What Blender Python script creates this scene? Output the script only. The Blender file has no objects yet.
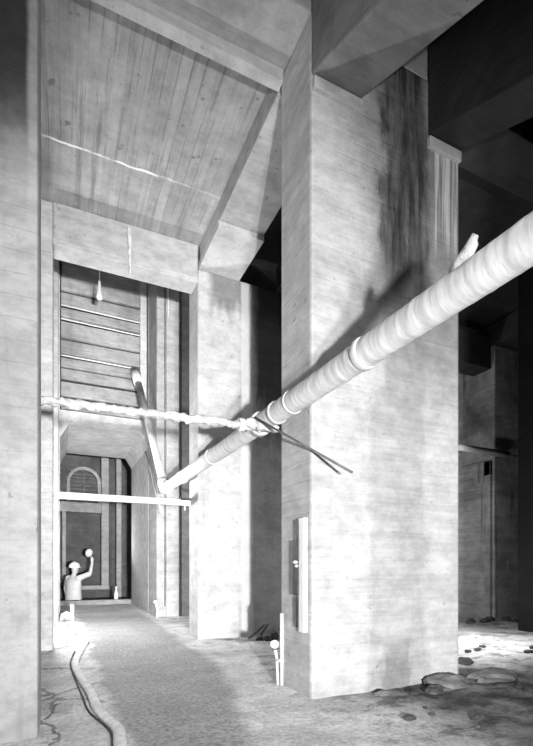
import bpy, math, random
from mathutils import Vector, noise
random.seed(7)
S = 0.9                       # camera height in metres; the layout below is in multiples of it
C = bpy.context.scene.collection
PI = math.pi

# ------------------------------------------------------------------ materials
class NT:
    def __init__(s, name):
        s.m = bpy.data.materials.new(name); s.m.use_nodes = True
        s.t = s.m.node_tree; s.n = s.t.nodes; s.l = s.t.links
        s.b = s.n['Principled BSDF']
    def new(s, typ, **kw):
        x = s.n.new(typ)
        for k, v in kw.items(): setattr(x, k, v)
        return x
    def put(s, sock, v):
        if hasattr(v, 'links') or hasattr(v, 'is_output'): s.l.new(v, sock)
        else: sock.default_value = v
    def math(s, op, a, b=None, c=None, clamp=False):
        x = s.new('ShaderNodeMath', operation=op, use_clamp=clamp)
        s.put(x.inputs[0], a)
        if b is not None: s.put(x.inputs[1], b)
        if c is not None: s.put(x.inputs[2], c)
        return x.outputs[0]
    def pos(s):
        g = s.new('ShaderNodeNewGeometry'); sp = s.new('ShaderNodeSeparateXYZ')
        s.l.new(g.outputs['Position'], sp.inputs[0])
        return g.outputs['Position'], sp.outputs[0], sp.outputs[1], sp.outputs[2]
    def vec(s, x, y, z):
        c = s.new('ShaderNodeCombineXYZ')
        s.put(c.inputs[0], x); s.put(c.inputs[1], y); s.put(c.inputs[2], z)
        return c.outputs[0]
    def scale(s, v, k):
        x = s.new('ShaderNodeVectorMath', operation='MULTIPLY'); s.l.new(v, x.inputs[0]); x.inputs[1].default_value = k
        return x.outputs[0]
    def noise(s, v, scale, detail=3, rough=.55):
        x = s.new('ShaderNodeTexNoise'); s.l.new(v, x.inputs['Vector'])
        x.inputs['Scale'].default_value = scale; x.inputs['Detail'].default_value = detail; x.inputs['Roughness'].default_value = rough
        return x.outputs['Fac']
    def ramp(s, v, lo, hi, a=0., b=1.):
        x = s.new('ShaderNodeMapRange'); x.interpolation_type = 'SMOOTHSTEP'
        s.put(x.inputs[0], v); x.inputs[1].default_value = lo; x.inputs[2].default_value = hi
        x.inputs[3].default_value = a; x.inputs[4].default_value = b
        return x.outputs[0]
    def band(s, v, a, b, soft):
        return s.math('MULTIPLY', s.ramp(v, a-soft, a+soft), s.ramp(v, b-soft, b+soft, 1, 0))
    def lerp(s, f, a, b):
        x = s.new('ShaderNodeMix', data_type='FLOAT')
        s.put(x.inputs[0], f); s.put(x.inputs[2], a); s.put(x.inputs[3], b)
        return x.outputs[0]
    def finish(s, val, bump=None, strength=.3, dist=.01, rough=.9):
        c = s.new('ShaderNodeCombineColor')
        for i in range(3): s.put(c.inputs[i], val)
        s.l.new(c.outputs[0], s.b.inputs['Base Color'])
        s.b.inputs['Roughness'].default_value = rough
        s.b.inputs['Specular IOR Level'].default_value = .25
        if bump is not None:
            bn = s.new('ShaderNodeBump'); bn.inputs['Strength'].default_value = strength; bn.inputs['Distance'].default_value = dist
            s.l.new(bump, bn.inputs['Height']); s.l.new(bn.outputs[0], s.b.inputs['Normal'])
        return s.m

def concrete(name, base, boards='z', bw=.115, contrast=.22, streak=.18, lime=.0, blot=.25, extra=None, tilt=0., seam=.04, step=.3, mott=.30):
    t = NT(name); P, X, Y, Z = t.pos()
    wob = t.math('MULTIPLY', t.math('SUBTRACT', t.noise(P, 1.3), .5), .02)
    if boards == 'z': u = t.math('ADD', Z, t.math('MULTIPLY', Y, tilt)); gr = t.scale(P, (1.6, 1.6, 38))
    elif boards == 'x': u = X; gr = t.scale(P, (38, 1.3, 20))
    else: u = Y; gr = t.scale(P, (1.3, 38, 20))
    u = t.math('DIVIDE', t.math('ADD', u, wob), bw)
    bi = t.math('FLOOR', u); fr = t.math('FRACT', u)
    wn = t.new('ShaderNodeTexWhiteNoise', noise_dimensions='2D')
    seg = t.math('FLOOR', t.math('DIVIDE', Y if boards == 'x' else t.math('ADD', X, Y), 2.3))
    t.l.new(t.vec(bi, seg, 0), wn.inputs['Vector'])
    bs = t.noise(t.vec(t.math('MULTIPLY', u, .9), t.math('MULTIPLY', Y if boards == 'x' else t.math('ADD', X, Y), .35), 3.7), 1., 3, .7)
    bv = t.lerp(step, t.math('MULTIPLY', t.math('SUBTRACT', bs, .5), 1.8), t.math('SUBTRACT', wn.outputs['Value'], .5))
    grain = t.math('SUBTRACT', t.noise(gr, 1, 4, .6), .5)
    sm = t.math('MULTIPLY', t.ramp(t.math('ABSOLUTE', t.math('SUBTRACT', fr, .5)), .44, .5), t.ramp(t.noise(P, 2.2, 3), .42, .62))
    v = t.math('MULTIPLY_ADD', bv, contrast, 1.)
    v = t.math('MULTIPLY_ADD', grain, contrast*1.6, v)
    v = t.math('MULTIPLY_ADD', sm, -seam, v)
    bl = t.ramp(t.noise(P, .9, 5, .62), .35, .7)
    v = t.math('MULTIPLY', v, t.lerp(bl, 1., 1-blot))
    st = t.ramp(t.noise(t.scale(P, (7, 7, .35)), 1, 4, .6), .52, .75)
    st = t.math('MULTIPLY', st, t.ramp(t.noise(P, .7, 2), .4, .6))
    v = t.math('MULTIPLY', v, t.lerp(st, 1., 1-streak))
    mo = t.noise(t.scale(P, (1, 1, 1.5)), 5.5, 6, .7)
    v = t.math('MULTIPLY', v, t.ramp(mo, .25, .72, 1-mott, 1.05))
    sp = t.noise(P, 55, 2)
    v = t.math('MULTIPLY', v, t.lerp(t.ramp(sp, .3, .5), .93, 1.))
    pit = t.ramp(t.noise(P, 14, 2), .69, .74)
    v = t.math('MULTIPLY', v, t.lerp(pit, 1., .72))
    v = t.math('MULTIPLY', v, base)
    if lime:
        lm = t.ramp(t.noise(t.scale(P, (9, 9, .9)), 1, 5, .65), .6, .78)
        v = t.lerp(t.math('MULTIPLY', lm, lime), v, .8)
    if extra: v = extra(t, P, X, Y, Z, v)
    v = t.math('MINIMUM', t.math('MAXIMUM', v, .012), .9)
    h = t.math('ADD', t.math('MULTIPLY', bv, .6), t.math('MULTIPLY', grain, .5))
    h = t.math('ADD', h, t.math('MULTIPLY', sm, -.7)); h = t.math('MULTIPLY_ADD', sp, .3, h); h = t.math('MULTIPLY_ADD', pit, -.7, h)
    return t.finish(v, h, .45, .008)

def simple(name, val, var=.2, scale=12, rough=.6, metal=0., bump=.2, aniso=(1, 1, 1)):
    t = NT(name); P, X, Y, Z = t.pos(); Q = t.scale(P, aniso)
    n = t.noise(Q, scale, 5, .6); n2 = t.noise(Q, scale*5, 3)
    v = t.math('MULTIPLY', val, t.math('ADD', t.lerp(t.ramp(n, .3, .7), 1-var, 1+var*.4), t.math('MULTIPLY', t.math('SUBTRACT', n2, .5), var)))
    t.b.inputs['Metallic'].default_value = metal
    return t.finish(t.math('MINIMUM', v, .9), t.math('ADD', n, t.math('MULTIPLY', n2, .4)), bump, .01, rough)

def pier_stains(t, P, X, Y, Z, v):      # water stains running down the broad front of the nearest pier
    h = S
    d = t.math('MULTIPLY', t.math('SUBTRACT', t.noise(t.scale(P, (2.2, 2.2, 1.0)), 1.6, 5, .65), .5), .55)
    Xn = t.math('ADD', X, d)
    fr = t.ramp(Y, 2.97*h, 2.99*h, 1, 0)
    m1 = t.math('MULTIPLY', t.band(Xn, 2.38*h, 2.90*h, .07), t.ramp(t.math('ADD', Z, d), 2.6*h, 3.9*h))
    st = t.lerp(t.ramp(t.noise(t.scale(P, (11, 11, 1.1)), 1, 6, .72), .3, .66), .35, 1.)
    v = t.math('MULTIPLY', v, t.lerp(t.math('MULTIPLY', t.math('MULTIPLY', m1, st), fr), 1., .09))
    m2 = t.math('MULTIPLY', t.band(Xn, 2.30*h, 2.86*h, .05), t.ramp(Z, 3.2*h, 2.6*h, 0, 1))
    v = t.math('MULTIPLY', v, t.lerp(t.math('MULTIPLY', m2, fr), 1., .80))
    m3 = t.math('MULTIPLY', t.band(Xn, 2.38*h, 2.66*h, .05), t.ramp(t.math('ADD', Z, d), .12*h, .45*h, 1, 0))
    v = t.math('MULTIPLY', v, t.lerp(t.math('MULTIPLY', m3, fr), 1., .62))
    m4 = t.math('MULTIPLY', t.ramp(Xn, 2.0*h, 2.5*h), t.ramp(t.math('ADD', Z, t.math('MULTIPLY', d, 1.5)), 1.9*h, 3.4*h))
    v = t.math('MULTIPLY', v, t.lerp(t.math('MULTIPLY', m4, fr), 1., .50))
    # pale lime runs on its right margin
    lm = t.math('MULTIPLY', t.ramp(X, 2.90*h, 2.93*h), t.ramp(t.noise(t.scale(P, (26, 26, .7)), 1, 3), .45, .6))
    lm = t.math('MULTIPLY', lm, t.math('MULTIPLY', t.ramp(Z, 3.6*h, 4.0*h), fr))
    return t.lerp(t.math('MULTIPLY', lm, .55), v, .8)

def second_pier_stains_shade(t, P, X, Y, Z, v):
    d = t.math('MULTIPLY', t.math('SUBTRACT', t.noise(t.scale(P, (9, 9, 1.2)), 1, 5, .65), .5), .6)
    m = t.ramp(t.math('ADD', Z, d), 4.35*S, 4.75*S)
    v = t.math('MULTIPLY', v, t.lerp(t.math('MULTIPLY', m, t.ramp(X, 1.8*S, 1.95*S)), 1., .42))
    sk = t.math('MULTIPLY', t.ramp(t.math('MULTIPLY_ADD', d, .5, X), 2.50*S, 2.62*S), t.ramp(t.math('MULTIPLY_ADD', d, 2.2, Z), 2.3*S, 3.6*S))  # seepage drips, with the nearest pier's shadow deepened in the colour
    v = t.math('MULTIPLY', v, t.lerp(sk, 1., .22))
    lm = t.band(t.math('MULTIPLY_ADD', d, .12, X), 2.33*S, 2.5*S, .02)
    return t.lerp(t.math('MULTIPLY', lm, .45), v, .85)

def slab_marks(t, P, X, Y, Z, v):       # lime line across the slab and dark board stains
    n = t.math('MULTIPLY', t.math('SUBTRACT', t.noise(P, 3, 4), .5), .08)
    yl = t.math('ADD', Y, n)
    ln = t.math('MULTIPLY', t.band(yl, 5.06*S, 5.085*S, .006), t.ramp(t.noise(P, 4, 3), .38, .55))
    ln = t.math('MULTIPLY', ln, t.ramp(X, 1.15*S, .9*S, 1, 0) if False else t.ramp(X, .9*S, 1.25*S, 1, .25))
    dk = t.ramp(t.noise(t.scale(P, (13, .55, 1)), 1, 5, .65), .5, .72)
    v = t.math('MULTIPLY', v, t.lerp(dk, 1., .55))
    bk = t.ramp(t.noise(t.scale(P, (1, .8, 1)), 7.0, 2), .70, .76)
    v = t.math('MULTIPLY', v, t.lerp(bk, 1., .55))
    return t.lerp(t.math('MULTIPLY', ln, .8), v, .85)

M = {}
M['pier'] = concrete('board_marked_concrete', .50, blot=.2, streak=.15, contrast=.2)
M['pier_front'] = concrete('stained_concrete', .54, blot=.12, streak=.10, contrast=.26, extra=pier_stains)
def head_shade(t, P, X, Y, Z, v):              # shade over the left pier's head, painted into its colour
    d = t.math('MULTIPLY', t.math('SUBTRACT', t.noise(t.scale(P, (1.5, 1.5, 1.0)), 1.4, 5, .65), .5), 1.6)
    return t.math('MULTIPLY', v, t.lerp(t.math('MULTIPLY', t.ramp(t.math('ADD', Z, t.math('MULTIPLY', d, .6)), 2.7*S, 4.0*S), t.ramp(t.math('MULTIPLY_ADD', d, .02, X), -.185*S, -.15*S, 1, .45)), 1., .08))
M['pier_shaded'] = concrete('shade_topped_concrete', .46, blot=.22, streak=.2, contrast=.11, extra=head_shade)
M['pier_third'] = concrete('darkened_pier_concrete', .38, blot=.22, streak=.2, contrast=.2)  # darker base so the strong flash does not overexpose these piers
M['pier_second'] = concrete('lime_streaked_concrete', .50, blot=.14, streak=.2, contrast=.12, extra=second_pier_stains_shade)
M['pier_dark'] = concrete('sooty_concrete', .46, blot=.5, streak=.75, contrast=.4, lime=.6)
M['pier_unlit'] = concrete('unlit_black_concrete', .02, blot=.5, streak=.6, contrast=.25)  # near-black base paints the unlit pier's shade into its colour
M['slab'] = concrete('board_marked_slab', .36, 'x', bw=.095, contrast=.30, streak=0, blot=.2, extra=slab_marks, seam=.35, step=.6)
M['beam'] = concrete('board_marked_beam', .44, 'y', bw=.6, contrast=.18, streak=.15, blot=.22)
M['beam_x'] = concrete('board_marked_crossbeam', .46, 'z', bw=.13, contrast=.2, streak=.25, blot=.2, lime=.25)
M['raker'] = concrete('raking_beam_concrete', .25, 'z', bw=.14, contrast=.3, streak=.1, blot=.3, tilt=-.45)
M['raker_shade'] = concrete('shaded_beam_concrete', .05, 'z', bw=.14, contrast=.3, streak=.1, blot=.4, tilt=-.45)  # near-black copy: deep shade of beams and ceilings put into the colour
M['wall'] = concrete('passage_concrete', .46, blot=.2, streak=.2, contrast=.15)
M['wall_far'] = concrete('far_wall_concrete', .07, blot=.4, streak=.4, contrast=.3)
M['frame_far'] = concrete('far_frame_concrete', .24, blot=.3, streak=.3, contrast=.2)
M['plank'] = concrete('weathered_plank', .34, 'z', bw=.5, contrast=.5, streak=.2, blot=.4)
M['plank_dark'] = simple('dark_gap', .03)
M['pipe'] = simple('pale_painted_pipe', .60, .22, 9, .55)
M['pipe_wrap'] = simple('pale_pipe_wrap', .74, .26, 5, .7, aniso=(1.2, 7, 1.2))
M['pipe_white'] = simple('white_painted_pipe', .70, .06, 10, .5)
M['pipe_dark'] = simple('grey_pipe', .48, .3, 10, .5)
M['lime'] = simple('lime_crust', .60, .35, 22, .9, bump=.6)
M['steel'] = simple('grey_steel', .16, .3, 20, .5)
M['dark'] = simple('dark_iron', .05, .3, 20, .6)
M['board'] = simple('white_board', .84, .08, 10, .7)
M['hose'] = simple('canvas_hose', .82, .25, 18, .9)
M['hose_dark'] = simple('black_cable', .04, .3, 20, .7)
M['stone'] = simple('dusty_stone', .20, .35, 8, .95, bump=.5)
M['stone_dark'] = simple('dark_stone', .09, .4, 8, .95, bump=.5)
M['wood'] = simple('dark_scrap_wood', .14, .4, 10, .9)
M['skin'] = simple('skin', .38, .1, 10, .6)
M['shirt'] = simple('pale_shirt', .40, .12, 8, .9)
M['trousers'] = simple('dark_trousers', .10, .2, 8, .9)
M['boot'] = simple('boot_leather', .05, .2, 8, .6)
M['hat'] = simple('white_hard_hat', .62, .04, 8, .35)
M['reflector'] = simple('lamp_reflector', .40, .06, 10, .3)
M['glass'] = simple('white_glass', .62, .04, 8, .3)

def emit(name, v):
    t = NT(name); t.b.inputs['Emission Color'].default_value = (1, 1, 1, 1); t.b.inputs['Emission Strength'].default_value = v
    return t.finish(.8)
M['bulb'] = emit('lit_bulb', 1.6)

def floor_mat():
    t = NT('dusty_concrete_floor'); P, X, Y, Z = t.pos()
    d = t.math('MULTIPLY', t.math('SUBTRACT', t.noise(P, 1.6, 5, .65), .5), .55)
    Xn = t.math('ADD', X, t.math('MULTIPLY', d, .7))
    right = t.math('ADD', t.math('MULTIPLY', t.ramp(Y, 2.2*S, 4.6*S), .42*S), 1.02*S)
    right = t.math('ADD', right, t.math('MULTIPLY', t.ramp(Y, 5.8*S, 8*S), .1*S))
    path = t.math('MULTIPLY', t.ramp(Xn, .30*S, .40*S), t.ramp(t.math('SUBTRACT', Xn, right), -.05, .10, 1, 0))
    path = t.math('MULTIPLY', path, t.ramp(Y, 9.2*S, 10.2*S, 1, .4))
    n = t.ramp(t.noise(P, 2.6, 6, .65), .32, .68); f = t.noise(P, 38, 3, .6); g = t.noise(P, 110, 2)
    dirt = t.lerp(n, .48, .74); dirt = t.math('MULTIPLY', dirt, t.lerp(t.ramp(f, .35, .6), .78, 1.05))
    walk = t.lerp(n, .31, .38); walk = t.math('MULTIPLY', walk, t.lerp(t.ramp(f, .3, .62), .68, 1.15))
    v = t.lerp(path, dirt, walk)
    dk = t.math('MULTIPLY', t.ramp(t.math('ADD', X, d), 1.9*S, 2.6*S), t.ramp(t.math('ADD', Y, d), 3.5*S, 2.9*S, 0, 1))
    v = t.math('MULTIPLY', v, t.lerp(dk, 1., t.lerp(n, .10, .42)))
    mudd = t.ramp(t.noise(t.scale(P, (1, 1.6, 1)), 3.3, 6, .7), .50, .62)
    rt = t.ramp(X, 1.2*S, 2.2*S)
    v = t.math('MULTIPLY', v, t.lerp(t.math('MULTIPLY', mudd, rt), 1., .45))
    # cracks in the slab left of the path
    vo = t.new('ShaderNodeTexVoronoi', feature='DISTANCE_TO_EDGE'); vo.inputs['Scale'].default_value = .9
    ad = t.new('ShaderNodeVectorMath', operation='ADD'); t.l.new(P, ad.inputs[0]); t.l.new(t.vec(d, d, 0), ad.inputs[1]); t.l.new(ad.outputs[0], vo.inputs['Vector'])
    cr = t.math('MULTIPLY', t.ramp(vo.outputs['Distance'], .004, .016, 1, 0), t.ramp(X, .28*S, .34*S, 1, .0))
    v = t.math('MULTIPLY', v, t.lerp(cr, 1., .5))
    t.math
    h = t.math('ADD', t.math('MULTIPLY', f, .8), t.math('MULTIPLY', g, .35)); h = t.math('MULTIPLY_ADD', n, 1.2, h); h = t.math('MULTIPLY_ADD', cr, -2., h)
    return t.finish(v, h, .55, .02, .95)
M['floor'] = floor_mat()

# ------------------------------------------------------------------ mesh building (world metres unless noted)
class MB:
    def __init__(s): s.v = []; s.f = []; s.smooth = False
    def box(s, x0, x1, y0, y1, z0, z1):
        b = len(s.v)
        s.v += [(x, y, z) for z in (z0, z1) for y in (y0, y1) for x in (x0, x1)]
        s.f += [tuple(b+i for i in q) for q in ((0,2,3,1),(4,5,7,6),(0,1,5,4),(2,6,7,3),(0,4,6,2),(1,3,7,5))]
        return s
    def hbox(s, x0, x1, y0, y1, z0, z1): return s.box(x0*S, x1*S, y0*S, y1*S, z0*S, z1*S)
    def prism(s, poly, axis, a, b):         # polygon extruded along an axis; poly in the other two coordinates
        n = len(poly); o = len(s.v)
        for k in (a, b):
            for p in poly:
                s.v.append({'x': (k, p[0], p[1]), 'y': (p[0], k, p[1]), 'z': (p[0], p[1], k)}[axis])
        s.f.append(tuple(o+i for i in range(n))[::-1]); s.f.append(tuple(o+n+i for i in range(n)))
        for i in range(n):
            j = (i+1) % n; s.f.append((o+i, o+j, o+n+j, o+n+i))
        return s
    def hprism(s, poly, axis, a, b): return s.prism([(p[0]*S, p[1]*S) for p in poly], axis, a*S, b*S)
    def tube(s, pts, r, seg=20, flat=1., cap=True):   # r: number, list or function(i, angle)
        pts = [Vector(p) for p in pts]; o = len(s.v); n = len(pts); up = None
        for i, p in enumerate(pts):
            t = (pts[min(i+1, n-1)]-pts[max(i-1, 0)]).normalized()
            if up is None:
                up = Vector((0, 0, 1)) if abs(t.z) < .9 else Vector((0, 1, 0))
            a = t.cross(up).normalized(); b = a.cross(t).normalized(); up = b
            for k in range(seg):
                th = 2*PI*k/seg
                rr = r(i, th) if callable(r) else (r[i] if isinstance(r, (list, tuple)) else r)
                s.v.append(tuple(p + a*math.cos(th)*rr + b*math.sin(th)*rr*flat))
        for i in range(n-1):
            for k in range(seg):
                k2 = (k+1) % seg
                s.f.append((o+i*seg+k, o+(i+1)*seg+k, o+(i+1)*seg+k2, o+i*seg+k2))
        if cap:
            s.f.append(tuple(o+k for k in range(seg)))
            s.f.append(tuple(o+(n-1)*seg+k for k in range(seg))[::-1])
        s.smooth = True
        return s
    def lathe(s, c, prof, seg=24):          # profile of (radius, height) about a vertical axis
        c = Vector(c)
        return s.tube_prof([c+Vector((0, 0, z)) for r, z in prof], [max(r, .0005) for r, z in prof], seg)
    def tube_prof(s, pts, rs, seg):
        o = len(s.v); n = len(pts)
        for p, r in zip(pts, rs):
            for k in range(seg):
                th = 2*PI*k/seg; s.v.append((p.x+r*math.cos(th), p.y+r*math.sin(th), p.z))
        for i in range(n-1):
            for k in range(seg):
                k2 = (k+1) % seg; s.f.append((o+i*seg+k, o+i*seg+k2, o+(i+1)*seg+k2, o+(i+1)*seg+k))
        s.f.append(tuple(o+k for k in range(seg))[::-1]); s.f.append(tuple(o+(n-1)*seg+k for k in range(seg)))
        s.smooth = True
        return s
    def ball(s, c, rx, ry, rz, seg=16, rings=10, jit=0., seed=0):
        o = len(s.v); c = Vector(c)
        for i in range(1, rings):
            ph = PI*i/rings
            for k in range(seg):
                th = 2*PI*k/seg; d = Vector((math.sin(ph)*math.cos(th), math.sin(ph)*math.sin(th), math.cos(ph)))
                j = 1+jit*noise.noise(d*1.7+Vector((seed*3.1, seed, 0)))
                s.v.append(tuple(c+Vector((d.x*rx, d.y*ry, d.z*rz))*j))
        top = len(s.v); s.v.append(tuple(c+Vector((0, 0, rz)))); s.v.append(tuple(c-Vector((0, 0, rz))))
        for i in range(rings-2):
            for k in range(seg):
                k2 = (k+1) % seg; s.f.append((o+i*seg+k, o+(i+1)*seg+k, o+(i+1)*seg+k2, o+i*seg+k2))
        for k in range(seg):
            k2 = (k+1) % seg; s.f.append((top, o+k, o+k2)); q = o+(rings-2)*seg; s.f.append((top+1, q+k2, q+k))
        s.smooth = True
        return s
    def build(s, name, mat, parent=None, loc=None, bevel=0., flat=False):
        loc = Vector(parent['_loc']) if parent is not None else Vector(loc or (0, 0, 0))
        me = bpy.data.meshes.new(name); me.from_pydata([tuple(Vector(v)-loc) for v in s.v], [], s.f); me.update()
        import bmesh
        bm = bmesh.new(); bm.from_mesh(me); bmesh.ops.recalc_face_normals(bm, faces=bm.faces); bm.to_mesh(me); bm.free()
        if s.smooth and not flat:
            for p in me.polygons: p.use_smooth = len(p.vertices) <= 4
        me.materials.append(mat)
        o = bpy.data.objects.new(name, me); C.objects.link(o)
        if parent is not None: o.parent = parent
        else: o.location = loc
        o['_loc'] = tuple(loc)
        if bevel:
            b = o.modifiers.new('Bevel', 'BEVEL'); b.width = bevel; b.segments = 2; b.limit_method = 'ANGLE'
        return o

def tag(o, label, cat, group=None):
    o['label'] = label; o['category'] = cat
    if group: o['group'] = group
    return o
def struct(o): o['kind'] = 'structure'; return o
def empty(name, loc, label, cat, group=None):
    o = bpy.data.objects.new(name, None); o.empty_display_size = .1; C.objects.link(o); o.location = loc; o['_loc'] = tuple(loc)
    return tag(o, label, cat, group)
def H(x, y, z): return (x*S, y*S, z*S)
def lin(a, b, n): return [tuple(Vector(a).lerp(Vector(b), i/(n-1))) for i in range(n)]

# ------------------------------------------------------------------ the setting
Z1, Z2, ZT = 5.35, 7.7, 5.2
NX, NY = 170, 170
X0, X1, Y0, Y1 = -2.6*S, 11*S, -3.4*S, 12.45*S
m = MB()
def floor_z(x, y):
    a = .006 + .018*max(0, min(1, (x/S-1.3)/1.2))
    if .35*S < x < 1.3*S: a = .004
    z = a*noise.fractal((x*2.1, y*2.1, 0), 1., 2., 4)
    z += .022*max(0, noise.noise((x*1.1+4, y*1.3, 2)))*max(0, min(1, (x/S-2.2)/.8))
    return z-.004
for j in range(NY+1):
    for i in range(NX+1):
        x = X0+(X1-X0)*i/NX; y = Y0+(Y1-Y0)*j/NY; m.v.append((x, y, floor_z(x, y)))
for j in range(NY):
    for i in range(NX):
        a = j*(NX+1)+i; m.f.append((a, a+1, a+NX+2, a+NX+1))
m.smooth = True
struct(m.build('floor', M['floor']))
PITZ = -.84
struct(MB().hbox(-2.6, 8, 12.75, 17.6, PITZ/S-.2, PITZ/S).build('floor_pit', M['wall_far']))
struct(MB().hbox(-2.6, 8, 12.45, 12.75, PITZ/S-.2, .115).build('trim_1', M['frame_far'], bevel=.02))
struct(MB().hbox(-2.6, 2.17, 3.50, 6.23, Z1, Z1+.3).build('ceiling', M['slab']))
struct(MB().hbox(-2.6, 11, 6.42, 17.6, Z2, Z2+.3).build('ceiling_high', M['raker_shade']))
struct(MB().hbox(-2.6, 11, -3.4, 2.96, 5.9, 6.2).build('ceiling_front', M['raker_shade']))
struct(MB().hbox(2.17, 11, 3.46, 6.42, Z1+.3, Z1+.6).build('ceiling_side', M['raker_shade']))

# passage through the thick wall at the end of the bays
def passage():
    m = MB()
    m.hbox(-2.6, 0, 9.8, 12.3, -.02, Z2)                         # left of the passage
    m.hbox(1.72, 3.25, 9.82, 12.3, -.02, Z2)
    m.hbox(0, 1.72, 9.8, 12.3, 3.82, 4.10)
    m.hbox(0, 1.72, 10.15, 12.3, 4.10, Z2)
    m.hprism([(0, 3.82), (0, 3.55), (.16, 3.82)], 'y', 9.8, 12.3)
    m.hprism([(1.72, 3.82), (1.56, 3.82), (1.72, 3.55)], 'y', 9.8, 12.3)
    return struct(m.build('wall_passage', M['wall']))
passage()
# far wall with an arched window over a dark panel
YF = 16.2
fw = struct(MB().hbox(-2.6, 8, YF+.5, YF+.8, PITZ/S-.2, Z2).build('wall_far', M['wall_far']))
def arch_window():
    t = MB(); x0, x1, zs, zt = .30, 1.16, 3.15, 3.78
    m = MB(); cx, R = (x0+x1)/2, (x1-x0)/2; n = 20
    outer = [(cx-R*1.24*math.cos(PI*i/n), zt+R*1.24*math.sin(PI*i/n)) for i in range(n+1)]
    inner = [(cx-R*math.cos(PI*i/n), zt+R*math.sin(PI*i/n)) for i in range(n+1)]
    o = outer[:]; i_ = inner[:]
    for k in range(n):
        m.hprism([outer[k], outer[k+1], inner[k+1], inner[k]], 'y', YF, YF+.25)
    m.hbox(x0-.1, x0, YF, YF+.25, zs, zt); m.hbox(x1, x1+.1, YF, YF+.25, zs, zt)
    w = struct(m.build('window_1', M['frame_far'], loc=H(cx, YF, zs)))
    b = MB()
    for k in range(9): b.hbox(x0, x1, YF+.1, YF+.16, zs+.02+k*.125, zs+.06+k*.125)
    b.hbox(cx-.02, cx+.02, YF+.08, YF+.18, zs, zt+R)
    b.build('glazing_bar', M['stone_dark'], w)
    return w
arch_window()
m = MB()
m.hbox(-.2, 1.5, YF-.12, YF+.1, 2.78, 3.12)          # band under the arched window
m.hbox(1.26, 1.5, YF-.2, YF+.2, .35, 4.9)            # post
m.hbox(.1, 1.5, YF-.35, YF+.1, .22, .36)             # sill
m.hbox(.06, .18, YF-.1, YF+.1, .36, 2.8)
m.hbox(1.75, 1.92, YF-.1, YF+.3, PITZ/S, 6)
m.hbox(2.25, 2.5, YF-.3, YF+.3, PITZ/S, 6)
m.hbox(-.2, 1.5, YF-.05, YF+.2, 4.75, 4.9)
struct(m.build('trim_2', M['frame_far'], bevel=.02))

# ------------------------------------------------------------------ piers
def pier(x0, x1, y0, y1, z1, mat, label, strip=None, group=None, z0=-.03):
    r = tag(MB().hbox(x0, x1, y0, y1, z0, z1).build('concrete_pier', mat, loc=H((x0+x1)/2, (y0+y1)/2, z0), bevel=.022), label, 'pillar', group)
    return r
P1 = pier(1.72, 3.25, 2.94, 3.46, ZT-.012, M['pier_front'], 'nearest broad concrete pier with dark water stain behind the long pale pipe')
for (a, b) in ((1.73, 2.18), (2.87, 3.24)):
    MB().hbox(a, b, 2.905, 2.945, 4.59, 4.68).build('bearing_strip', M['pier'], P1, bevel=.006)
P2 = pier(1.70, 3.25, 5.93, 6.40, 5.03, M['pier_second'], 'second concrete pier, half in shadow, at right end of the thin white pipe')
P3 = pier(1.72, 3.25, 8.90, 9.80, Z2-.012, M['pier_third'], 'concrete pier beside the passage where the long pipe bends upward')
MB().hbox(1.90, 2.16, 8.85, 8.92, 0, 7.6).build('pilaster', M['pier_third'], P3, bevel=.01)
MB().tube([H(1.875, 8.87, .2), H(1.875, 8.87, 7.5)], .008, 8).build('conduit', M['dark'], P3)
L1 = pier(-2.5, -.115, 2.94, 3.40, ZT-.012, M['pier_shaded'], 'nearest concrete pier filling the left edge of the view')
L2 = pier(-2.5, -.075, 5.93, 6.40, Z1-.012, M['pier'], 'narrow-looking left concrete pier just behind the nearest left one')
L3 = pier(-2.5, -.02, 8.90, 9.78, Z2-.012, M['pier_third'], 'left concrete pier at mouth of the far passage')
Q2 = pier(7.46, 8.35, 5.93, 7.6, 5.19, M['pier_dark'], 'dim streaked concrete pier in the dark bay behind a short white pipe')
m = MB(); m.hbox(7.40, 7.47, 5.98, 6.12, 0, 3.0); m.hbox(7.40, 7.47, 6.95, 7.1, 0, 3.0); m.hbox(7.40, 7.47, 5.98, 7.1, 2.72, 3.0)
m.hprism([(6.12, 2.72), (6.12, 2.5), (6.34, 2.72)], 'x', 7.40, 7.47)
m.build('panel_frame', M['pier_dark'], Q2, bevel=.008)
R1 = pier(6.5, 7.35, 4.28, 4.76, 5.6, M['pier_unlit'], 'black unlit concrete pier at the right edge of the view')
P0 = pier(1.80, 3.25, -.03, .43, 3.3, M['pier'], 'concrete pier beside the camera on the right')

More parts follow.
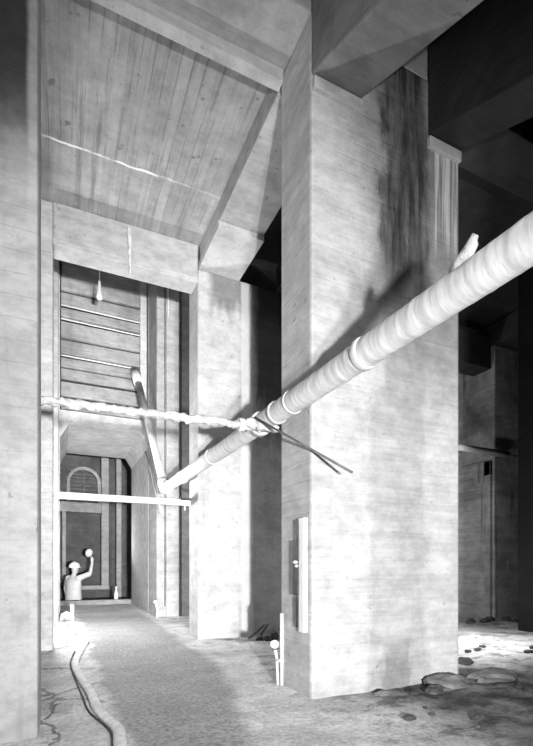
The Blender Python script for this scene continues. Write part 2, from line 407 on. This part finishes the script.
# ------------------------------------------------------------------ beams
def beam(m, mat, label, loc, bevel=.012):
    return tag(m.build('concrete_beam', mat, loc=loc, bevel=bevel), label, 'beam')
T1 = beam(MB().hbox(-2.6, 3.25, 2.96, 3.50, ZT, 5.62), M['beam'], 'concrete cross beam at the top edge over the nearest piers', H(1, 3.2, ZT))
MB().hbox(-.115, 1.72, 3.40, 3.50, 5.1, 5.205).build('drip_lip', M['pier'], T1, bevel=.005)
T2 = beam(MB().hbox(-.075, 1.70, 5.93, 6.23, 4.84, Z1), M['beam_x'], 'pale concrete cross beam at far end of the boarded slab', H(.8, 6.1, 4.84))
MB().hbox(-.075, 1.70, 5.922, 5.935, 4.84, 4.90).build('lower_course', M['pier'], T2, bevel=.004)
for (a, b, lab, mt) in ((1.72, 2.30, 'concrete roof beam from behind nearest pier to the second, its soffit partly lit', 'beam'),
                    (2.87, 3.25, 'shadowed roof beam parallel to the lit one, behind the nearest pier', 'raker_shade')):
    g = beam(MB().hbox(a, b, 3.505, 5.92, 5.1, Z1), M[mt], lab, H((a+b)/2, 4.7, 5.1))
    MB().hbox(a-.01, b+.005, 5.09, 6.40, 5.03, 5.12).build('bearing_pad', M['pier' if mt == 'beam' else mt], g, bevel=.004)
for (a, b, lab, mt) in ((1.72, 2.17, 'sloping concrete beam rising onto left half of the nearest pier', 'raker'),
                    (2.87, 3.25, 'dark sloping concrete beam on right corner of the nearest pier', 'raker_shade')):
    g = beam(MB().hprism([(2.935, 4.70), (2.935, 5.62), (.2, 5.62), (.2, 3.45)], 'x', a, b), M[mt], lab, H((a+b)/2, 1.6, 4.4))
beam(MB().hbox(3.27, 7.4, 2.96, 3.46, ZT, 5.62), M['raker_shade'], 'dark cross beam running right from top of the nearest pier', H(5.3, 3.2, ZT))
beam(MB().hbox(7.46, 8.3, 3.2, 7.6, 5.19, 5.6), M['raker_shade'], 'dark roof beam on top of the dim pier in the right bay', H(7.9, 5, 5.19))
beam(MB().hbox(3.25, 7.46, 6.0, 6.4, 4.75, 5.35), M['raker_shade'], 'dark cross beam over the right bay behind the nearest pier', H(5.3, 6.2, 4.75))

# ------------------------------------------------------------------ plank bulkhead above the passage
bk = empty('plank_bulkhead', H(.85, 9.95, 4.1), 'bulkhead of weathered horizontal planks with gaps above the passage mouth', 'bulkhead')
MB().hbox(0, 1.70, 10.06, 10.14, 4.1, Z2).build('backing', M['plank_dark'], bk)
z = 4.16; rnd = random.Random(3)
hs = [.24, .30, .22, .20, .30, .34, .20, .26, .50, .5]
gs = [.03, .045, .02, .06, .03, .075, .05, .06, .008, .01]
for i, (hh, gp) in enumerate(zip(hs, gs)):
    if z+hh > Z2-.02: hh = Z2-.02-z
    t0 = rnd.uniform(-.012, .012); lean = .05 if i < 8 else 0
    m = MB(); ya, yb = 9.98, 10.06
    m.hprism([(ya-lean, z), (yb-lean, z), (yb, z+hh), (ya, z+hh)], 'x', .02, 1.69)
    o = m.build('plank', M['plank'], bk, bevel=.006)
    if i in (3, 5, 6): MB().tube([H(.02, 9.90, z+hh+.01), H(1.69, 9.90, z+hh-.01)], .011, 8).build('rail', M['pipe_white'], bk)
    z += hh+gp
MB().hbox(1.56, 1.69, 9.86, 9.97, 4.1, 7.6).build('edge_post', M['pier'], bk)

# ------------------------------------------------------------------ the long pipe
XP, ZP, RP = 1.60, 2.215, .0865
bp = empty('long_pipe', H(XP, 4.3, ZP-RP), 'long thick pale pipe running from right foreground to the far pier', 'pipe')
n = 420; ya, yb = .92, 7.55; pts = []; rr = []
rn = random.Random(11); ridg = []
y = .95
while y < 3.1:
    ridg.append((y, rn.uniform(.001, .004), rn.uniform(.008, .02))); y += rn.uniform(.05, .16)
while y < 7.4:
    ridg.append((y, rn.uniform(.001, .003), rn.uniform(.012, .03))); y += rn.uniform(.12, .5)
for i in range(n):
    yy = ya+(yb-ya)*i/(n-1); pts.append(H(XP, yy, ZP+(yy-1)*.012))
def rbig(i, th):
    yy = ya+(yb-ya)*i/(n-1); r = RP-.004
    for (c, a, w) in ridg:
        u = yy+.03*math.sin(th+c*7)-c
        if abs(u) < w*2.5: r += a*math.exp(-(u/w)**2)
    return (r+.0015*noise.noise((math.cos(th)*3, math.sin(th)*3, yy*9)))*S
MB().tube(pts, rbig, 32).build('barrel', M['pipe_wrap'], bp)
for yy, w, ex in ((2.13, .05, .007), (3.01, .02, .005), (3.28, .04, .007), (3.62, .09, .016), (5.0, .05, .007), (6.4, .06, .007), (7.2, .06, .008)):
    zc = ZP+(yy-1)*.012
    MB().tube([H(XP, yy-w/2, zc), H(XP, yy-w/2+.008, zc), H(XP, yy+w/2-.008, zc), H(XP, yy+w/2, zc)],
              [(RP+.002)*S, (RP+ex)*S, (RP+ex)*S, (RP+.002)*S], 32).build('collar', M['pipe'], bp)
# ragged tuft of wrapping standing up from the pipe
m = MB(); tp = Vector(H(XP, 1.33, ZP)); o_ = Vector((-.62, 0, .78))
m.tube([tp+o_*RP*S*.9+Vector((0, .10, 0)), tp+o_*(RP*S+.004)+Vector((0, .06, 0)), tp+o_*(RP*S+.018)+Vector((0, .015, 0)), tp+o_*(RP*S+.036)+Vector((0, -.015, 0)), tp+o_*(RP*S+.046)+Vector((0, -.03, 0)), tp+o_*(RP*S+.040)+Vector((0, -.042, 0))],
       lambda i, th: [.018, .022, .024, .020, .014, .004][i]*(1+.22*math.sin(3*th+i)), 12)
m.build('torn_wrapping', M['lime'], bp)
zc = ZP+(7.5-1)*.012
MB().tube([H(XP, 7.4, zc), H(XP, 7.55, zc+.01), H(XP-.005, 7.63, zc+.08), H(XP-.01, 7.68, zc+.16)], (RP+.012)*S, 24).build('elbow', M['pipe'], bp)
MB().tube([H(XP-.01, 7.67, zc+.14), H(1.45, 9.60, 4.90)], .068*S, 20).build('riser', M['pipe_dark'], bp)
MB().tube([H(1.46, 9.45, 4.74), H(1.44, 9.8, 5.12)], .10*S, 16).build('flange', M['pipe'], bp)

# lime-crusted cross pipe
cp = empty('crusted_pipe', H(.75, 3.53, 2.1), 'thin lime-crusted pipe crossing the aisle and meeting the long pipe', 'pipe')
n = 160; a, b = H(-.16, 3.53, 2.165), H(1.58, 3.53, 2.19); pts = lin(a, b, n)
def rcr(i, th):
    x = i/n; base = .025+.006*max(0, x-.6)
    return (base+.018*noise.fractal((x*34, math.cos(th)*1.1, math.sin(th)*1.1), 1, 2, 4)+(.010 if math.sin(th) < -.2 and noise.noise((x*22, 3, 0)) > .15 else 0))
MB().tube(pts, rcr, 20).build('lime_crust', M['lime'], cp)
MB().tube([H(-.2, 3.53, 2.165), H(1.62, 3.53, 2.19)], .022, 16).build('barrel', M['pipe'], cp)
MB().tube([H(1.36, 3.53, 2.187), H(1.41, 3.53, 2.188)], .055*S, 20).build('collar', M['pipe_white'], cp)
m = MB(); m.ball(H(1.55, 3.46, 2.19), .055, .05, .045, jit=.35, seed=3); m.ball(H(1.62, 3.42, 2.16), .06, .035, .032, jit=.35, seed=5); m.ball(H(1.46, 3.49, 2.2), .05, .045, .04, jit=.3, seed=8)
m.build('lime_lump', M['lime'], cp)
# thin rod hanging out from the joint
(MB().tube([H(1.47, 3.44, 2.235), H(1.835, 2.58, 1.647)], .0085, 10).build('iron_rod', M['steel'], cp))['label'] = 'thin grey iron rod'

lp = tag(MB().hbox(-.07, 1.698, 6.28, 6.36, 1.86, 1.945).build('white_rail', M['pipe_white'], loc=H(.8, 6.32, 1.86), bevel=.012), 'straight white rail crossing the aisle below the lime-crusted pipe', 'rail')
MB().hbox(1.55, 1.698, 6.262, 6.29, 1.93, 1.965).build('end_bracket', M['dark'], lp)
MB().tube([H(1.62, 6.32, 1.86), H(1.62, 6.32, 1.79)], .01, 8).build('drain_cock', M['pipe'], lp)
tag(MB().tube([H(1.66, 9.81, 3.45), H(1.66, 9.2, 2.9), H(1.62, 8.4, 2.3), H(1.60, 7.75, 1.90)], .013, 10).build('drain_pipe', M['pipe_dark'], loc=H(1.62, 8.6, 1.9)), 'thin dark drain pipe slanting down beside the passage jamb', 'pipe')
rp = tag(MB().tube([H(5.0, 5.75, 3.075), H(7.6, 5.75, 3.075)], lambda i, th: .06*S, 16).build('short_pipe', M['pipe_white'], loc=H(6.3, 5.75, 3.07)), 'pale horizontal pipe in the dark right bay in front of the dim pier', 'pipe')
MB().hbox(7.5, 7.56, 5.75, 5.933, 3.05, 3.10).build('bracket', M['dark'], rp)
MB().tube([H(7.58, 5.75, 3.075), H(8.3, 5.75, 3.075)], .015*S, 8).build('thin_tail', M['dark'], rp)

# boards fixed to the near pier's side
bb = empty('wall_bracket', H(1.70, 3.05, .49), 'white upright board with dark strips fixed to narrow side of nearest pier', 'bracket')
MB().hbox(1.685, 1.722, 3.00, 3.075, .49, 1.37).build('white_board', M['board'], bb, bevel=.003)
MB().hbox(1.672, 1.722, 3.078, 3.15, .77, 1.20).build('dark_strip', M['dark'], bb, bevel=.003)
MB().hbox(1.68, 1.722, 3.076, 3.105, 1.20, 1.36).build('dark_strip', M['dark'], bb, bevel=.002)
MB().hbox(1.68, 1.722, 3.076, 3.115, .52, .76).build('dark_strip', M['dark'], bb, bevel=.002)
m = MB(); m.ball(H(1.668, 3.10, 1.03), .012, .03, .012); m.ball(H(1.668, 3.08, 1.0), .010, .02, .010)
m.build('clip', M['board'], bb)

# standpipe at back corner of the near pier
sp = empty('standpipe', H(1.695, 3.50, 0), 'white upright pipe with round knob at foot of the nearest pier', 'standpipe')
MB().tube([H(1.702, 3.40, -.02), H(1.702, 3.40, .60)], .014, 12).build('upright', M['pipe_white'], sp)
stub = MB().tube([H(1.68, 3.43, -.02), H(1.675, 3.44, .22), H(1.67, 3.46, .28)], [.012, .010, .015], 12).build('stub', M['pipe_white'], sp)
MB().ball(H(1.668, 3.47, .33), .036, .034, .034).build('knob', M['board'], stub)
MB().tube([H(1.675, 3.44, .20), H(1.702, 3.375, .20)], .012, 8).build('branch', M['pipe_white'], sp)
sp2 = empty('standpipe', H(1.69, 8.78, 0), 'tiny white standpipe at foot of the pier beside the passage', 'standpipe')
MB().tube([H(1.70, 8.76, -.02), H(1.71, 8.76, .14), H(1.68, 8.76, .28)], .018, 10).build('upright', M['pipe_white'], sp2)
MB().ball(H(1.665, 8.76, .31), .032, .032, .03).build('knob', M['board'], sp2)

# hanging bulb and lime drips
hl = empty('hanging_lamp', H(.60, 8.0, 5.8), 'small white pendant bulb hanging on a thin cord before the planks', 'lamp')
MB().tube([H(.60, 8, 5.75), H(.60, 8, Z2+.01)], .004, 6).build('cord', M['pipe_white'], hl)
MB().lathe(H(.60, 8, 5.45), [(.0, 0), (.035, .006), (.048, .04), (.044, .08), (.03, .14), (.022, .20), (.02, .26), (.008, .29)], 16).build('bulb', M['glass'], hl)
def drip(x, y, z0, z1, r, par, seed):
    n = 24; pts = lin(H(x, y, z0), H(x+.01, y, z1), n)
    (MB().tube(pts, lambda i, th: r*(1-.75*i/n)*(1+.5*noise.noise((i*.5, seed, math.cos(th))))+.001, 10).build('lime_streak', M['lime'], par))['label'] = 'white lime streak'
drip(.80, 5.912, 5.28, 4.72, .028, T2, 2)
drip(1.93, 8.84, 7.0, 5.9, .02, P3, 6)

# ------------------------------------------------------------------ hose, cable
def spline(cp, n):
    out = []; cp = [Vector(c) for c in cp]
    for i in range(len(cp)-1):
        p0, p1, p2, p3 = cp[max(i-1, 0)], cp[i], cp[i+1], cp[min(i+2, len(cp)-1)]
        for k in range(n):
            t = k/n
            out.append(.5*((2*p1)+(-p0+p2)*t+(2*p0-5*p1+4*p2-p3)*t*t+(-p0+3*p1-3*p2+p3)*t**3))
    out.append(cp[-1]); return out
hp = [(.33, 1.9), (.30, 2.5), (.315, 2.85), (.24, 3.3), (.22, 3.7), (.16, 4.4), (.14, 5.0), (.22, 5.7), (.31, 6.4), (.24, 7.2), (.16, 8.3), (.14, 8.6)]
pts = spline([(x*S, y*S, floor_z(x*S, y*S)+.018) for x, y in hp], 14)
tag(MB().tube(pts, .033, 14, flat=.62).build('canvas_hose', M['hose'], loc=tuple(pts[0])), 'flat pale canvas hose winding along left side of the path', 'hose')
pts = spline([((x-.052+.012*math.sin(y*3))*S, y*S, floor_z(x*S, y*S)+.010) for x, y in hp[:8]], 14)
tag(MB().tube(pts, .006, 8).build('black_cable', M['hose_dark'], loc=tuple(pts[0])), 'thin black cable lying against the left edge of the hose', 'cable')
# odds and ends at the hose's far end
hc = empty('hose_coupling', H(.10, 9.0, 0), 'pile of pale hose coupling and fittings by the left wall', 'hose fitting')
MB().tube(spline([H(.02, 8.9, .05), H(.1, 8.75, .16), H(.2, 8.9, .06), H(.12, 9.05, .05), H(.04, 8.9, .12)], 10), .028, 10).build('loop', M['hose'], hc)
MB().tube([H(.20, 8.85, -.01), H(.20, 8.86, .30)], .03, 12).build('nozzle', M['pipe_white'], hc)

# ------------------------------------------------------------------ debris
def rock(x, y, rx, ry, rz, mat, label, seed, group=None):
    m = MB(); z = floor_z(x*S, y*S)
    m.ball((x*S, y*S, z+rz*S*.55), rx*S, ry*S, rz*S, 10, 7, .45, seed)
    m.v = [(a, b, max(c, z-.008)) for a, b, c in m.v]
    return tag(m.build('stone', mat, loc=(x*S, y*S, z), flat=True), label, 'stone', group)
rock(2.94, 2.80, .20, .13, .065, M['stone'], 'largest grey stone leaning at right foot of the nearest pier', 1)
rock(2.72, 2.70, .09, .05, .045, M['stone_dark'], 'dark stone in front of the largest grey stone', 2)
rock(2.28, 2.80, .07, .045, .025, M['stone'], 'small flat stone near foot of the broad pier front', 4)
rock(3.45, 2.75, .24, .12, .06, M['stone'], 'low grey stone right of the largest stone', 9)
rr_ = random.Random(5); k = 0
for i in range(16):
    x, y = rr_.uniform(2.0, 4.3), rr_.uniform(1.9, 2.7)
    if x > 2.9 and y > 2.6: continue
    a = rr_.uniform(.012, .035)
    rock(x, y, a*1.5, a, a*.6, M['stone' if i % 2 else 'stone_dark'], 'small pebble-sized rubble scattered on floor before the nearest pier', 20+i, 'rubble on the floor before the nearest pier')
for i in range(10):
    x, y = rr_.uniform(3.7, 5.6), rr_.uniform(3.2, 4.1); a = rr_.uniform(.03, .07)
    rock(x, y, a*1.7, a, a*.6, M['stone_dark'], 'dark lump of rubble on the bright floor of the right bay', 50+i, 'rubble in the right bay')
for i in range(8):
    x, y = 6.5+i*.26, rr_.uniform(5.55, 5.7); a = rr_.uniform(.04, .075)
    rock(x, y, a*1.6, a, a*.7, M['stone_dark'], 'dark rubble heaped along foot of the dim pier', 70+i, 'rubble at foot of the dim pier')
for i in range(6):
    rock(2.42+.11*i, 5.50-.05*(i % 2), .06, .035, .035+.01*(i % 3), M['stone_dark'], 'dark rubble at the shadowed foot of the second pier', 90+i, 'rubble at foot of the second pier')
def stick(a, b, r, label, group=None):
    tag(MB().tube([H(*a), H(*Vector(a).lerp(Vector(b), .5)), H(*b)], r, 8).build('scrap_stick', M['wood'], loc=H(*a)), label, 'stick', group)
for i in range(6):
    x, y = 2.35+.13*i, 5.62+.07*(i % 3)
    an = rr_.uniform(0, PI); l = rr_.uniform(.07, .15)
    stick((x-l*math.cos(an), y-l*.4*math.sin(an), .03), (x+l*math.cos(an), y+l*.4*math.sin(an), rr_.uniform(.05, .18)), .012, 'dark scrap stick in the heap at the shadowed foot of the second pier', 'scrap sticks at the second pier')
stick((3.05, 2.10, .02), (3.45, 1.78, .03), .008, 'dark stick lying on the floor at lower right corner')
bt = empty('bottle', H(1.36, 12.58, .115), 'small pale bottle standing on the kerb beyond the passage', 'bottle')
MB().lathe(H(1.36, 12.58, .112), [(.03, 0), (.045, .01), (.047, .12), (.03, .19), (.018, .22), (.018, .27)], 16).build('body', M['glass'], bt)
MB().lathe(H(1.36, 12.58, .112+.27/S), [(.02, 0), (.021, .02), (.018, .035)], 12).build('cap', M['board'], bt)

# ------------------------------------------------------------------ the person
A = math.atan(206.5/450); RT = Vector((math.cos(A), -math.sin(A), 0)); FW = Vector((math.sin(A), math.cos(A), 0)); UP = Vector((0, 0, 1))
B0 = Vector((.42*S, 13.05*S, PITZ))                      # between the feet
D0 = B0.dot(FW); K = D0/450
def at(px, py, dep=0.):                                  # a point of the figure, dep metres beyond its axis
    d = D0+dep
    return RT*((px-266.5)/450*d)+FW*d+UP*(S+(566-py)/450*d)
def limb(m, pts, rs, seg=14, sub=5):
    P = []; R = []
    for i in range(len(pts)-1):
        for k in range(sub):
            t = k/sub; P.append(Vector(pts[i]).lerp(Vector(pts[i+1]), t)); R.append(rs[i]*(1-t)+rs[i+1]*t)
    P.append(Vector(pts[-1])); R.append(rs[-1])
    m.tube(P, R, seg)
    m.ball(P[0], R[0], R[0], R[0], 12, 8); m.ball(P[-1], R[-1], R[-1], R[-1], 12, 8)
def torso(m, rings):                                     # rings: centre, half width along shoulder axis, half depth
    o = len(m.v); seg = 20
    for c, a, b in rings:
        for k in range(seg):
            th = 2*PI*k/seg; m.v.append(tuple(c+SH*math.cos(th)*a+FC*math.sin(th)*b))
    for i in range(len(rings)-1):
        for k in range(seg):
            k2 = (k+1) % seg; m.f.append((o+i*seg+k, o+i*seg+k2, o+(i+1)*seg+k2, o+(i+1)*seg+k))
    m.f.append(tuple(o+k for k in range(seg))[::-1]); m.f.append(tuple(o+(len(rings)-1)*seg+k for k in range(seg)))
FC = (RT*.42+FW*.9).normalized()                        # the way the person faces
SH = FC.cross(UP).normalized()                           # towards the right shoulder
def remesh(o, v):
    r = o.modifiers.new('Remesh', 'REMESH'); r.mode = 'VOXEL'; r.voxel_size = v; r.use_smooth_shade = True
    s = o.modifiers.new('Smooth', 'SMOOTH'); s.iterations = 4; s.factor = .5
    return o
neck = at(73.5, 576); hip = Vector((neck.x, neck.y, PITZ+.92))
hd = at(74.8, 569.3)
sR = neck+SH*.17-UP*.055; sL = neck-SH*.17-UP*.055
elb = at(90.3, 573.5, .05); wr = at(92.2, 562.5, .10); hand = at(92.0, 559.2, .12)
eL = sL-UP*.28-SH*.05-FC*.03; wL = eL-UP*.24+FC*.05-SH*.01; hL = wL-UP*.08+FC*.02
ankR = B0+SH*.10+UP*.09; ankL = B0-SH*.10+UP*.09
knR = hip+SH*.10-UP*.42+FC*.02; knL = hip-SH*.10-UP*.42+FC*.02
m = MB()
torso(m, [(hip-UP*.06, .15, .10), (hip+UP*.04, .16, .11), (hip+UP*.18, .14, .10), (hip+UP*.36, .17, .11), (neck-UP*.12, .18, .105), (neck-UP*.03, .11, .08), (neck+UP*.02, .06, .06)])
limb(m, [neck-UP*.03, hd-UP*.04], [.058, .055])
m.ball(hd, .078, .078, .105, 20, 14)
m.ball(hd+FC*.03-UP*.045, .058, .058, .06)                                      # jaw
m.ball(hd+FC*.095-UP*.015, .017, .017, .024); m.ball(hd+FC*.08-UP*.055, .022, .022, .012)   # nose, lips
for s in (-1, 1):
    m.ball(hd+SH*s*.078-UP*.01, .016, .02, .032); m.ball(hd+FC*.073+SH*s*.032+UP*.012, .013, .013, .010)
for sh, el, wp, hn, fdir in ((sR, elb, wr, hand, (RT*-.35+UP*.9).normalized()), (sL, eL, wL, hL, (-UP+FC*.25).normalized())):
    limb(m, [sh, el, wp], [.058, .043, .028]); limb(m, [wp, hn], [.028, .036])
    side = fdir.cross(FC).normalized()
    curl = (FC*.6-RT*.5).normalized() if hn is hand else FC
    for k in range(4):
        b_ = hn+side*(k-1.5)*.020; L = (.060, .072, .068, .052)[k]
        limb(m, [b_, b_+fdir*L*.55, b_+fdir*L*.85+curl*L*.35, b_+fdir*L*.8+curl*L*.75], [.0105, .0095, .0085, .0075], 8, 3)
    limb(m, [wp.lerp(hn, .5)-side*.025, hn-side*.048+curl*.02, hn-side*.045+curl*.05], [.012, .010, .008], 8, 3)
limb(m, [hip+SH*.09, knR, ankR], [.085, .06, .042]); limb(m, [hip-SH*.09, knL, ankL], [.085, .06, .042])
pe = remesh(m.build('person', M['skin'], loc=tuple(B0)), .0065)
tag(pe, 'person in white hard hat and pale shirt raising a flash lamp beyond the passage', 'person')
m = MB()
torso(m, [(hip+UP*.0, .215, .15), (hip+UP*.06, .22, .16), (hip+UP*.2, .205, .15), (hip+UP*.36, .22, .15), (neck-UP*.13, .225, .135), (neck-UP*.045, .145, .10), (neck+UP*.005, .072, .07)])
limb(m, [sR, sR.lerp(elb, .9)], [.075, .062]); limb(m, [sL, sL.lerp(eL, .9)], [.075, .062])
remesh(m.build('shirt', M['shirt'], pe), .012)
m = MB()
torso(m, [(hip-UP*.10, .17, .12), (hip+UP*.02, .175, .125), (hip+UP*.05, .17, .12)])
limb(m, [hip+SH*.09-UP*.03, knR, ankR+UP*.0], [.10, .078, .062]); limb(m, [hip-SH*.09-UP*.03, knL, ankL], [.10, .078, .062])
remesh(m.build('trousers', M['trousers'], pe), .012)
for s, ak in ((1, ankR), (-1, ankL)):
    m = MB(); limb(m, [ak-UP*.045, ak-UP*.05+FC*.15], [.043, .038]); limb(m, [ak-UP*.04, ak+UP*.07], [.045, .05])
    m.v = [(a, b, max(c, PITZ)) for a, b, c in m.v]
    m.build('boot', M['boot'], pe)
m = MB(); o = hd+UP*.035-FC*.01
prof = [(.135, 0), (.137, .006), (.128, .012), (.126, .05), (.112, .09), (.08, .12), (.035, .135), (.002, .138)]
m.lathe(o, prof, 28)
m.ball(o+FC*.115+UP*.004, .075, .075, .008, 16, 6)
m.tube([o-FC*.118+UP*.06, o-FC*.08+UP*.118, o+UP*.142, o+FC*.08+UP*.118, o+FC*.118+UP*.06], .010, 8)
m.build('hard_hat', M['hat'], pe)
# flash lamp in the raised hand
fl = at(89.8, 553.2, .14); fd = (RT*-.55+FW*.2+UP*.5).normalized()
la = empty('flash_lamp', tuple(hand), 'small round flash lamp held up in the raised hand', 'lamp')
MB().tube([hand-fd*.05+UP*-.03, hand+fd*.02, fl-fd*.02], .014, 10).build('handle', M['steel'], la)
ax = (-FW+UP*.2-RT*.3).normalized()
rf = MB().tube([fl-ax*.05, fl-ax*.03, fl, fl+ax*.035], [.02, .05, .085, .10], 20).build('reflector', M['reflector'], la)
MB().ball(fl+ax*.035, .035, .035, .035).build('bulb', M['bulb'], rf)

# ------------------------------------------------------------------ lights
def spot(name, loc, target, watts, size, blend, radius, fall=None):
    l = bpy.data.lights.new(name, 'SPOT'); l.energy = watts; l.spot_size = math.radians(size); l.spot_blend = blend; l.shadow_soft_size = radius
    o = bpy.data.objects.new(name, l); C.objects.link(o); o.location = loc
    o.rotation_euler = (Vector(target)-Vector(loc)).to_track_quat('-Z', 'Y').to_euler()
    if fall:
        l.use_nodes = True; nt = l.node_tree; e = nt.nodes['Emission']; f = nt.nodes.new('ShaderNodeLightFalloff')
        f.inputs['Strength'].default_value = 1.; nt.links.new(f.outputs[fall], e.inputs['Strength'])
    return o
def point(name, loc, watts, radius):
    l = bpy.data.lights.new(name, 'POINT'); l.energy = watts; l.shadow_soft_size = radius
    o = bpy.data.objects.new(name, l); C.objects.link(o); o.location = loc
    return o
spot('camera_flash', H(.34, -1.25, .90), H(2.0, 5.5, 1.7), 47, 90, 1., .05, 'Constant')
spot('camera_flash', H(.58, -1.25, .82), H(2.1, 5.5, 1.7), 23, 90, 1., .06, 'Constant')
point('second_flash', H(-.14, 7.2, 1.8), 230, .08)
spot('hand_flash', tuple(fl+RT*.14+UP*.02), H(1.6, 10.6, 2.6), 110, 120, 1., .06)
a = bpy.data.lights.new('floor_fill', 'AREA'); a.shape = 'DISK'; a.size = 1.4; a.energy = 26  # added overhead fill lamp, out of view, brightening the floor
ao = bpy.data.objects.new('floor_fill', a); C.objects.link(ao); ao.location = H(.7, .3, 4.6); ao.rotation_euler = (Vector(H(.7, 2.9, 0))-Vector(H(.7, .3, 4.6))).to_track_quat('-Z', 'Y').to_euler()
point('bay_flash', H(4.9, 4.2, .9), 42, .08)
spot('bay_floor_spot', H(5.4, 4.6, 5.0), H(4.9, 3.9, 0), 400, 46, 1., .25)  # spot added overhead to brighten the right bay floor; source unseen

w = bpy.data.worlds.new('World'); bpy.context.scene.world = w; w.use_nodes = True
w.node_tree.nodes['Background'].inputs[0].default_value = (0, 0, 0, 1); w.node_tree.nodes['Background'].inputs[1].default_value = 0

# ------------------------------------------------------------------ camera
cam = bpy.data.cameras.new('Camera'); co = bpy.data.objects.new('Camera', cam); C.objects.link(co)
cam.sensor_fit = 'AUTO'; cam.sensor_width = 36; cam.lens = 450/746*36; cam.shift_y = 193/746; cam.clip_start = .05
co.location = (0, 0, S); co.rotation_euler = (PI/2, 0, -A)
sc = bpy.context.scene; sc.camera = co
vs = sc.view_settings; vs.view_transform = 'Standard'; vs.look = 'None'; vs.gamma = 1; vs.exposure = .3; vs.use_curve_mapping = False
for o in C.objects:
    if '_loc' in o: del o['_loc']
